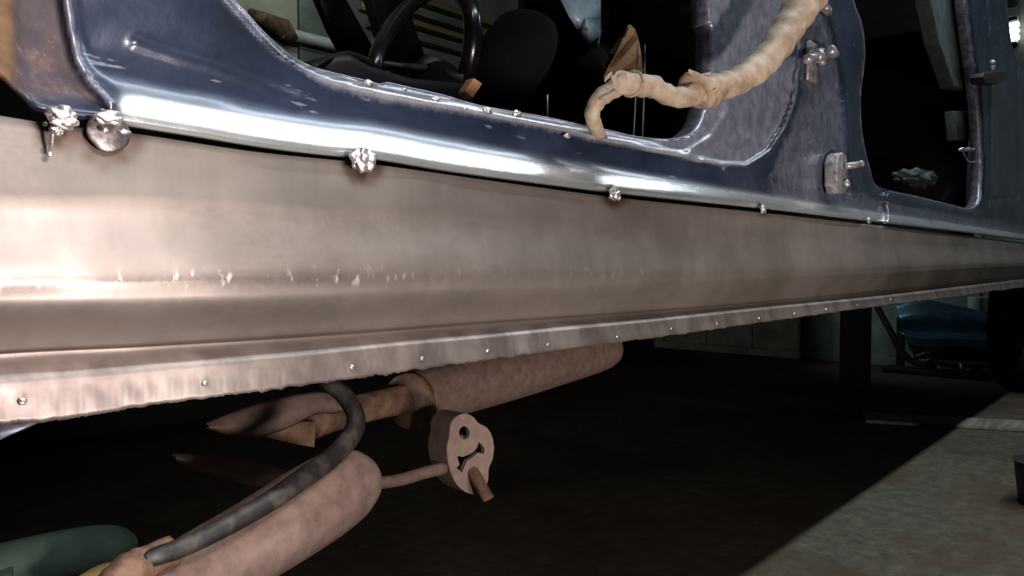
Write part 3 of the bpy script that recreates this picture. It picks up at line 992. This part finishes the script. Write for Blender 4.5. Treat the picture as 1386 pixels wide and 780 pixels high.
def ribbon(spec, width, name):
    """flat tape strip: spec of (px,py,Y) with width in px, thickness .8mm"""
    P = smooth_path(spec, 6); bm = bmesh.new()
    add_tube(bm, [at(*p) for p in P], [width*.5*scale_at(p[0], p[2])*(1-.5*i/len(P)) for i, p in enumerate(P)], 10, flat=.3, flat_dir=(0, 1, 0.2), rough=.2)
    return obj(name, bm, M['tape'], loom)


ribbon([(838, 116, .462), (833, 104, .460), (838, 98, .458), (846, 99, .458), (848, 106, .46)], 7, 'tape_tail')
ribbon([(828, 100, .462), (820, 107, .462), (819, 111, .462)], 7, 'tape_tail')
ribbon([(830, 102, .460), (833, 114, .460), (838, 127, .462)], 11, 'tape_tail')
ribbon([(947, 108, .440), (938, 100, .440), (932, 96, .440)], 10, 'tape_tail')
ribbon([(945, 104, .436), (955, 101, .436), (962, 99, .436)], 6, 'tape_tail')


def wrap(cx, cy, Y, ang, rw, rh, name, tubepx=5):
    bm = bmesh.new(); pts = []
    m_ = scale_at(cx, Y)
    ca, sa = math.cos(ang), math.sin(ang)
    for k_ in range(25):
        a = 2*math.pi*k_/24
        u, v = math.sin(a)*rh, math.cos(a)*rw
        c_ = at(cx+u*sa + v*ca*.0, cy+u*ca, Y)
        pts.append(c_ + Vector((0, -v*m_, 0)) )
    add_tube(bm, pts, tubepx*m_, 10, flat=.55, caps=False, rough=.25)
    return obj(name, bm, M['tape'], loom)


wrap(944, 123, .4445, math.radians(25), 16, 20, 'tape_wrap', 9)
wrap(951, 124, .4435, math.radians(32), 17, 20, 'tape_wrap', 8)
wrap(856, 114, .472, math.radians(-5), 15, 15.5, 'tape_wrap', 4)
wrap(824, 124, .484, math.radians(-50), 12, 13, 'tape_wrap', 5)

# ---- exhaust under the floor --------------------------------------------------
ex = bpy.data.objects.new('exhaust', None); COL.objects.link(ex); ex.parent = car
ex.location = at(600, 520, .85)-car.location
bm = px_tube([(548, 545, .86, 14), (552, 543, .86, 34), (562, 539, .865, 38), (620, 524, .88, 38), (690, 506, .90, 36), (760, 488, .93, 32), (815, 474, .95, 27), (826, 470, .955, 16), (830, 469, .957, 4)], 4, 26)
obj('silencer', bm, M['exhaust'], ex, 'dusty pale silencer can')
bm = bmesh.new()
P = [at(551, 544, .859), at(558, 542, .861)]
add_tube(bm, P, [38*scale_at(551, .86), 40*scale_at(551, .86)], 26); obj('silencer_clamp', bm, M['rusty_exhaust'], ex)
bm = px_tube([(420, 572, .84, 24), (460, 560, .85, 21), (510, 548, .855, 20), (556, 538, .86, 20)], 4, 20); obj('exhaust_pipe', bm, M['rusty_exhaust'], ex)


# two curved heat shields
def shield(edge_a, edge_b, Ya, Yb, sag, name, mat):
    A = smooth_path(edge_a, 5); B = smooth_path(edge_b, 5)
    bm = bmesh.new(); rows = []
    n = 8
    for a, b in zip(A, B):
        row = []
        for k_ in range(n+1):
            t = k_/n
            p = at(a[0]*(1-t)+b[0]*t, a[1]*(1-t)+b[1]*t, Ya*(1-t)+Yb*t)
            p.y -= sag*math.sin(math.pi*t)
            row.append(bm.verts.new(p))
        rows.append(row)
    for p, q in zip(rows[:-1], rows[1:]):
        for k_ in range(n):
            bm.faces.new((p[k_], p[k_+1], q[k_+1], q[k_]))
    o = obj(name, bm, mat, ex)
    o.modifiers.new('t', 'SOLIDIFY').thickness = .0018
    return o


shield([(276, 572), (300, 562), (350, 546), (400, 534), (440, 530), (462, 545)], [(278, 580), (310, 590), (350, 592), (390, 580), (425, 562), (455, 560)], .79, .785, .012, 'heat_shield', M['exhaust'])
shield([(231, 613), (262, 614), (300, 617), (340, 624), (385, 636)], [(233, 622), (262, 636), (305, 650), (348, 661), (388, 650)], .765, .76, .012, 'heat_shield', M['exhaust'])
b = px_prism([(360, 592), (372, 584), (400, 572), (428, 570), (426, 606), (400, 602)], .79, .80, .001); obj('shield_bracket', b, M['rusty_exhaust'], ex)

# near silencer: fat flattened can with a domed end
bm = px_tube([(130, 850, .52, 62), (200, 818, .53, 56), (270, 776, .545, 57), (350, 730, .56, 57), (420, 686, .575, 57), (462, 660, .585, 52), (484, 650, .59, 40), (494, 645, .593, 25), (498, 643, .594, 8)], 5, 30)
obj('front_silencer', bm, M['exhaust'], ex, 'pale dusty domed silencer end')
bm = px_tube([(150, 800, .50, 26), (175, 775, .505, 25), (195, 762, .51, 22), (230, 748, .515, 22)], 5, 18, rough=.25); obj('pipe_joint', bm, M['rusty_exhaust'], ex)
# hanger rod, rubber hanger and pin
bm = px_tube([(470, 640, .66, 8), (505, 653, .68, 8.5), (540, 650, .70, 8.5), (575, 640, .71, 8.5), (600, 634, .715, 8.5)], 6, 14); obj('hanger_rod', bm, M['exhaust'], ex)


def hanger():
    m_ = scale_at(628, .70)
    out = [(590, 650-8), (596, 628), (604, 606), (607, 588), (611, 572), (619, 563), (630, 560), (641, 565), (649, 574), (660, 580), (667, 592),
           (669, 610), (667, 626), (661, 640), (660, 655), (656, 668), (645, 671), (630, 667), (612, 660), (598, 652)]
    out = [(608, 592), (610, 574), (618, 564), (629, 560), (640, 564), (648, 573), (659, 579), (666, 590), (669, 605), (667, 622), (662, 634), (661, 650),
           (655, 664), (645, 670), (632, 667), (620, 658), (611, 642), (606, 622), (605, 606)]
    out = [tuple(p) for p in smooth_path(out+[out[0]], 3)[:-1]]
    hole_ = [(628.5+7.2*math.cos(a), 586+9*math.sin(a)) for a in np.linspace(0, 2*math.pi, 16, endpoint=False)]
    slot = [(619, 617), (626, 619), (634, 616), (641, 612), (646, 606), (648, 598), (652, 602), (656, 607), (655, 615), (647, 613), (640, 619), (632, 624),
            (629, 632), (625, 640), (618, 634), (622, 629), (620, 622)]
    loops = [out, hole_, slot]
    pts = []; ed = []
    for lp in loops:
        s = len(pts); n = len(lp); pts += lp; ed += [(s+i, s+(i+1) % n) for i in range(n)]
    vs, es, fs, *_ = delaunay_2d_cdt([Vector(p) for p in pts], ed, [], 0, 1e-5)
    # the hanger's flat face looks back along the car, turned a little to the outside
    base = at(637, 615, .70)
    nrm = Vector((-.50, -.86, -.04)).normalized()

    def on(px, py, off):
        d = ray(px, py)
        o_ = Vector((0, 0, CAMZ))
        t = (base-o_).dot(nrm)/d.dot(nrm)
        return o_+d*t - nrm*off
    bm = bmesh.new()
    V = [bm.verts.new(on(v.x, v.y, 0)) for v in vs]
    for f in fs:
        c = sum((vs[i] for i in f), Vector((0, 0)))/3
        cx, cy = np.array([c.x]), np.array([c.y])
        if inside(cx, cy, out)[0] and not inside(cx, cy, hole_)[0] and not inside(cx, cy, slot)[0]:
            bm.faces.new([V[i] for i in f])
    dirv = (at(606, 622, .70)-at(580, 614, .745))
    bnd = [e for e in bm.edges if len(e.link_faces) == 1]
    nout = len(out)
    outer_set = set(V[:nout])
    oe = [e for e in bnd if e.verts[0] in outer_set and e.verts[1] in outer_set]
    ie = [e for e in bnd if e not in oe]
    r = bmesh.ops.extrude_edge_only(bm, edges=ie)
    for v in r['geom']:
        if isinstance(v, bmesh.types.BMVert):
            v.co -= dirv*.16
    r = bmesh.ops.extrude_edge_only(bm, edges=oe)
    for v in r['geom']:
        if isinstance(v, bmesh.types.BMVert):
            v.co -= dirv
    back = [e for e in r['geom'] if isinstance(e, bmesh.types.BMEdge) and len(e.link_faces) == 1]
    bmesh.ops.contextual_create(bm, geom=back)
    bmesh.ops.recalc_face_normals(bm, faces=bm.faces)
    es_ = [e for e in oe if e.is_valid]
    bmesh.ops.bevel(bm, geom=es_, offset=.0009, segments=2, affect='EDGES', clamp_overlap=True)
    o = obj('rubber_hanger', bm, M['dusty_rubber'], ex, 'dusty rubber exhaust hanger with torn slot')
    return autosmooth(o, 50)


hanger()
bm = px_tube([(636, 632, .71, 8.5), (643, 644, .695, 8.5), (652, 660, .68, 8.5), (660, 674, .668, 8.5), (661.5, 677, .666, 7)], 4, 16); obj('hanger_pin', bm, M['rusty_exhaust'], ex)

# brake hose looping over the silencer
bm = px_tube([(420, 500, .62, 12), (444, 518, .60, 13), (468, 538, .585, 14), (482, 566, .57, 14), (474, 592, .56, 14), (448, 620, .55, 14), (410, 648, .535, 14.5), (360, 682, .52, 14), (300, 716, .51, 13.5), (246, 742, .505, 13),
              (215, 752, .503, 13), (195, 760, .503, 10)], 6, 16, flat=.8)
obj('brake_hose', bm, M['hose'], car, 'black rubber hose curving under the sill')

# rear wheel
wc = Vector((4.50, .635, .34))
wh = bpy.data.objects.new('rear_wheel', None); COL.objects.link(wh); wh.parent = car; wh.location = wc-car.location
bm = bmesh.new()
prof = [(.20, -.085), (.26, -.098), (.31, -.095), (.328, -.078), (.335, -.04), (.337, 0), (.335, .04), (.328, .078), (.31, .095), (.26, .098), (.20, .085)]
N = 72; rings = []
for i in range(N):
    a = 2*math.pi*i/N
    gv = .004 if i % 2 else 0
    rings.append([bm.verts.new(wc+Vector((math.cos(a)*(r-(gv if abs(y_) < .08 else 0)), y_, math.sin(a)*(r-(gv if abs(y_) < .08 else 0))))) for r, y_ in prof])
for i in range(N):
    a, b = rings[i], rings[(i+1) % N]
    for k_ in range(len(prof)-1):
        bm.faces.new((a[k_], a[k_+1], b[k_+1], b[k_]))
bmesh.ops.recalc_face_normals(bm, faces=bm.faces)
obj('tyre', bm, M['tyre'], wh)
bm = bmesh.new(); prof = [(.0, -.05), (.05, -.055), (.12, -.03), (.17, -.04), (.195, -.08), (.205, -.088), (.203, .085)]
rings = []
for i in range(48):
    a = 2*math.pi*i/48
    rings.append([bm.verts.new(wc+Vector((math.cos(a)*max(r, .001), y_, math.sin(a)*max(r, .001)))) for r, y_ in prof])
for i in range(48):
    a, b = rings[i], rings[(i+1) % 48]
    for k_ in range(len(prof)-1):
        bm.faces.new((a[k_], a[k_+1], b[k_+1], b[k_]))
obj('wheel_rim', bm, M['steel'], wh)

# ================================================================== things round the car
# dark green tube / trolley jack handle under the front
bm = px_tube([(-120, 792, .58, 30), (0, 768, .60, 32), (80, 752, .615, 33), (140, 741, .625, 30), (166, 740, .63, 22), (176, 743, .632, 12)], 6, 24)
jack = thing('trolley_jack', 'dark green painted tube under the car front, beside the silencer', 'jack', at(20, 775, .53)*1.0)
jack.location.z = 0
obj('arm', bm, M['green'], jack)
c_ = at(-70, 785, .59)
bm = bmesh.new(); add_box(bm, (c_.x-.12, .53, .0), (c_.x+.14, .66, .12), .01); add_tube(bm, [(c_.x, .59, .1), (c_.x, .59, c_.z)], .035, 16)
obj('jack_body', bm, M['green'], jack)
bm = px_tube([(112, 790, .575, 12), (136, 778, .58, 13), (156, 772, .585, 12)], 4, 14); obj('collar', bm, M['wood'], jack, 'ochre coloured collar')

# support post below the rear of the car
p = at0(1157, 528)
bm = bmesh.new(); add_box(bm, (p.x-.06, p.y-.055, 0.012), (p.x+.06, p.y+.055, .44), .004); add_box(bm, (p.x-.1, p.y-.1, 0), (p.x+.1, p.y+.1, .014), .003)
add_box(bm, (p.x-.08, p.y-.08, .425), (p.x+.08, p.y+.08, .439), .003)
sp_ = obj('support_post', bm, M['post'], None, smooth=False)
tag(sp_, 'square black post standing on the floor beneath the rear of the car', 'post')

# spare blue ribbed panel on the floor before the rear wall
def ribbed_panel():
    t = thing('metal_sheet', 'shiny blue ribbed metal panel with dark edging, propped by the rear wall', 'sheet metal', (4.76, 1.05, 0))
    rowsy = [
        [(1212, 412), (1240, 405), (1290, 413), (1352, 426)],
        [(1218, 434), (1240, 428), (1290, 430), (1352, 438)],
        [(1214, 446), (1236, 450), (1290, 452), (1352, 455)],
        [(1222, 452), (1245, 457), (1290, 457), (1352, 460)],
        [(1228, 466), (1250, 470), (1290, 468), (1352, 474)],
        [(1232, 474), (1252, 480), (1290, 480), (1352, 483)],
        [(1240, 484), (1256, 488), (1290, 490), (1352, 492)],
    ]
    Xs = [4.80, 4.74, 4.78, 4.72, 4.73, 4.79, 4.81]
    cols = [curve(r) for r in rowsy]
    bm = bmesh.new(); g = []
    for i in range(60):
        t_ = i/59
        row = []
        for j in range(len(rowsy)-1):
            for k_ in range(6):
                s = k_/6; se = s*s*(3-2*s)
                x0 = rowsy[j][0][0]+(rowsy[j][-1][0]-rowsy[j][0][0])*t_; x1 = rowsy[j+1][0][0]+(rowsy[j+1][-1][0]-rowsy[j+1][0][0])*t_
                y0 = float(cols[j](x0)); y1 = float(cols[j+1](x1))
                row.append(bm.verts.new(atX(x0*(1-s)+x1*s, y0*(1-s)+y1*s, Xs[j]*(1-se)+Xs[j+1]*se)))
        g.append(row)
    for a, b in zip(g[:-1], g[1:]):
        for k_ in range(len(a)-1):
            bm.faces.new((a[k_], a[k_+1], b[k_+1], b[k_]))
    bm.normal_update()
    if sum(f.normal.x for f in bm.faces) > 0:
        bmesh.ops.reverse_faces(bm, faces=bm.faces)
    o = obj('panel_skin', bm, M['blue_panel'], t); md = o.modifiers.new('t', 'SOLIDIFY'); md.thickness = .006; md.offset = -1
    bm = bmesh.new()
    P = smooth_path([(1182, 404), (1194, 428), (1206, 450), (1216, 470), (1228, 484), (1244, 492), (1300, 493), (1350, 495)], 6)
    add_tube(bm, [atX(p_[0], p_[1], 4.74) for p_ in P], .018, 10)
    obj('rubber_edging', bm, M['rubber'], t)
    bm = bmesh.new()
    P = smooth_path([(1240, 484), (1256, 479), (1262, 486), (1252, 492)], 5); add_tube(bm, [atX(p_[0], p_[1], 4.69) for p_ in P], .016, 10, rough=.4)
    obj('latch', bm, M['rubber'], t)
    for x in (1269, 1300):
        bm = bmesh.new(); a = atX(x, 491, 4.72); add_tube(bm, [a, atX(x+3, 500, 4.68)], [.008, .012], 10); bmesh.ops.recalc_face_normals(bm, faces=bm.faces)
        obj('chrome_foot', bm, M['weld'], t)
    bm = bmesh.new(); add_box(bm, (4.68, .80, 0), (4.84, 1.32, .03), .004); obj('base_board', bm, M['post'], t)
    # stand legs so that the panel is carried by the board
    for yy in (.86, 1.06, 1.24):
        bm = bmesh.new()
        add_box(bm, (4.80, yy, .02), (4.83, yy+.04, .3), .003)
        obj('batten', bm, M['post'], t)


ribbed_panel()
a = atX(1325, 409, 4.90)
bm = bmesh.new(); add_tube(bm, [(a.x, a.y, a.z-.06), (a.x, a.y, a.z-.05), (a.x, a.y, a.z+.025), (a.x, a.y, a.z+.03)], [.045, .05, .055, .045], 24)
add_box(bm, (a.x-.03, a.y-.03, 0), (a.x+.03, a.y+.03, a.z-.055), .003)
o = obj('white_pot', bm, M['white'], None); autosmooth(o)
tag(o, 'small white pot on a stand above the blue ribbed panel, beside the rear tyre', 'pot')

# strip of light on the floor, built as a thin pale board
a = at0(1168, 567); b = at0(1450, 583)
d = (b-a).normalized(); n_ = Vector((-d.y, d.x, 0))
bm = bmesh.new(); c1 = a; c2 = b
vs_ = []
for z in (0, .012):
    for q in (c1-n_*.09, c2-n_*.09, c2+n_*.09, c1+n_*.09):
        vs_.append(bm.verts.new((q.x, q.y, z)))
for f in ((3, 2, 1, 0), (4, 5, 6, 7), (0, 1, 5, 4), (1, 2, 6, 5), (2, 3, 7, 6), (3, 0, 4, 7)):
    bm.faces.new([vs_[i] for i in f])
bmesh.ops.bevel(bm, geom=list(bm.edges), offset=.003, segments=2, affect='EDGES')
o = obj('floor_light_strip', bm, M['wood_grey'], None, smooth=False); tag(o, 'strip of light across the garage floor, made as a thin pale board', 'lit_strip')

# black rubber bucket at the right edge
a = at0(1412, 684)
bm = bmesh.new(); add_tube(bm, [(a.x, a.y, 0), (a.x, a.y, .01), (a.x, a.y, .11), (a.x, a.y, .112), (a.x, a.y, .104), (a.x, a.y, .02)], [.05, .055, .066, .072, .06, .048], 32, caps=True)
o = obj('rubber_tub', bm, M['rubber'], None); autosmooth(o, 40); tag(o, 'small black tub on the floor at the right edge', 'tub')

# things inside the car, seen through the front opening
m_ = .95
b = bmesh.new()
g_ = [[(818, 106), (845, 108), (868, 112)], [(824, 92), (846, 92), (870, 94)], [(836, 72), (850, 70), (868, 72)], [(846, 50), (856, 48), (864, 52)], [(850, 36), (853, 33), (860, 40)]]
vg = [[b.verts.new(at(x, y, .80+.012*((i+j) % 2)+.01*j)) for j, (x, y) in enumerate(r)] for i, r in enumerate(g_)]
for r, s in zip(vg[:-1], vg[1:]):
    for k_ in range(2):
        b.faces.new((r[k_], r[k_+1], s[k_+1], s[k_]))
o = obj('cardboard_flap', b, M['card'], None, smooth=False); o.modifiers.new('t', 'SOLIDIFY').thickness = .003
tag(o, 'folded piece of brown card standing inside the car above the beige loom', 'cardboard')
b = bmesh.new()
g_ = [[(765, -520), (780, -520), (800, -520)], [(752, -60), (780, -60), (815, -60)], [(758, 0), (785, 0), (812, 0)], [(770, 24), (790, 24), (812, 24)], [(784, 44), (797, 46), (812, 48)], [(797, 62), (803, 64), (811, 64)]]
vg = [[b.verts.new(at(x, y, 0.66+.012*((i*2+j) % 3)-.006*j)) for j, (x, y) in enumerate(r)] for i, r in enumerate(g_)]
for r, s in zip(vg[:-1], vg[1:]):
    for k_ in range(2):
        b.faces.new((r[k_], r[k_+1], s[k_+1], s[k_]))
o = obj('plastic_sheet', b, M['sheet'], None); o.modifiers.new('t', 'SOLIDIFY').thickness = .002
tag(o, 'pale blue plastic sheet hanging inside the car, tapering to a point', 'sheet')
b = px_tube([(818, -80, 1.15, 7), (822, -10, 1.12, 9), (838, 10, 1.10, 14), (842, 26, 1.10, 14), (828, 45, 1.10, 12), (815, 66, 1.08, 11), (806, 80, 1.06, 16), (800, 100, 1.05, 22)], 6, 16, rough=.3)
obj('headrest_bundle', b, M['cloth'], car)
# rag on rear floor
b = bmesh.new(); c_ = at(1243, 247, .645)+Vector((0, 0, .012))
lump(b, c_, .09, 1.2, .5, .32, .5, 2.2, 4, 5); lump(b, c_+Vector((-.12, 0, -.005)), .06, 1.3, .5, .3, .5, 2.2, 4, 6)
o = obj('rag_heap', b, M['trim'], None); tag(o, 'crumpled grey cloth heap on the rear floor inside the car', 'cloth')

# far wall things
Yw = 2.95
def wall_bar(px0, px1, py, th_px, out, name, mat, label, cat, group=None, Y=Yw):
    a = at(px0, py, Y-out); s_ = scale_at((px0+px1)/2, Y)
    x1 = at(px1, py, Y-out).x
    bm = bmesh.new(); add_box(bm, (a.x, Y-out, a.z-th_px*s_/2), (x1, Y, a.z+th_px*s_/2), .003)
    return tag(obj(name, bm, mat, None, smooth=False), label, cat, group)


for i, (p0, p1, py, th_, mt, desc) in enumerate([
        (470, 720, -22, 9, 'wood', 'topmost pale yellow batten on the far wall behind the steering wheel'),
        (480, 730, 2, 8, 'wood_grey', 'upper grey batten on the far wall behind the steering wheel'),
        (490, 740, 22, 7, 'wood', 'middle yellowish batten on the far wall behind the steering wheel'),
        (500, 745, 44, 9, 'wood_grey', 'lower grey batten on the far wall behind the steering wheel')]):
    a = at(p0, py-26, Yw)
    wall_bar(p0, p1, py-14, th_, .05, 'wall_batten', M[mt], desc, 'batten', 'battens on the far wall')
a = at(402, -20, Yw); b2 = at(402, 90, Yw); x2 = at(500, 0, Yw).x
bm = bmesh.new(); add_box(bm, (a.x, Yw-.02, b2.z-.1), (x2, Yw, a.z+.3), .003); o = obj('wall_sheet', bm, M['panel'], None, smooth=False)
tag(o, 'grey sheet fixed to the far wall behind the white pipe', 'panel')
a = at(398, 46, Yw-.06); x2 = at(510, 60, Yw-.06).x
bm = bmesh.new(); add_tube(bm, [(a.x-.05, Yw-.045, a.z), (x2, Yw-.045, a.z)], .024, 16); pipe = obj('wall_pipe', bm, M['white'], None)
tag(pipe, 'white horizontal pipe along the far wall seen through the front opening', 'pipe')
bm = bmesh.new(); c_ = at(385, 38, Yw-.05); add_tube(bm, [c_+Vector((-.16, 0, .03)), c_, c_+Vector((.05, 0, -.04))], [.015, .035, .022], 12, rough=.4)
obj('pipe_clip', bm, M['rusty_exhaust'], pipe)

# lit lamp on the rear wall
t = thing('wall_lamp', 'small lit white lamp of three stacked bars on the rear wall', 'lamp', (X1, .73, 1.7))
for i, (ya, yb) in enumerate(((29, 36), (37.5, 44.5), (46, 54))):
    a = atX(1366, yb, X1-.05); b2 = atX(1379, ya, X1-.05)
    bm = bmesh.new(); add_box(bm, (X1-.05, min(a.y, b2.y), a.z), (X1-.02, max(a.y, b2.y), b2.z), .003)
    obj('light_bar', bm, M['glow'], t, smooth=False)
for (ya, yb) in ((21, 28.5), (55, 62)):
    a = atX(1364, yb, X1-.05); b2 = atX(1376, ya, X1-.05)
    bm = bmesh.new(); add_box(bm, (X1-.045, min(a.y, b2.y), a.z), (X1, max(a.y, b2.y), b2.z), .006)
    obj('lamp_bracket', bm, M['black'], t, smooth=False)
a = atX(1364, 62, X1); b2 = atX(1380, 21, X1)
bm = bmesh.new(); add_box(bm, (X1-.022, min(a.y, b2.y), a.z), (X1, max(a.y, b2.y), b2.z), .002); obj('back_plate', bm, M['white'], t, smooth=False)
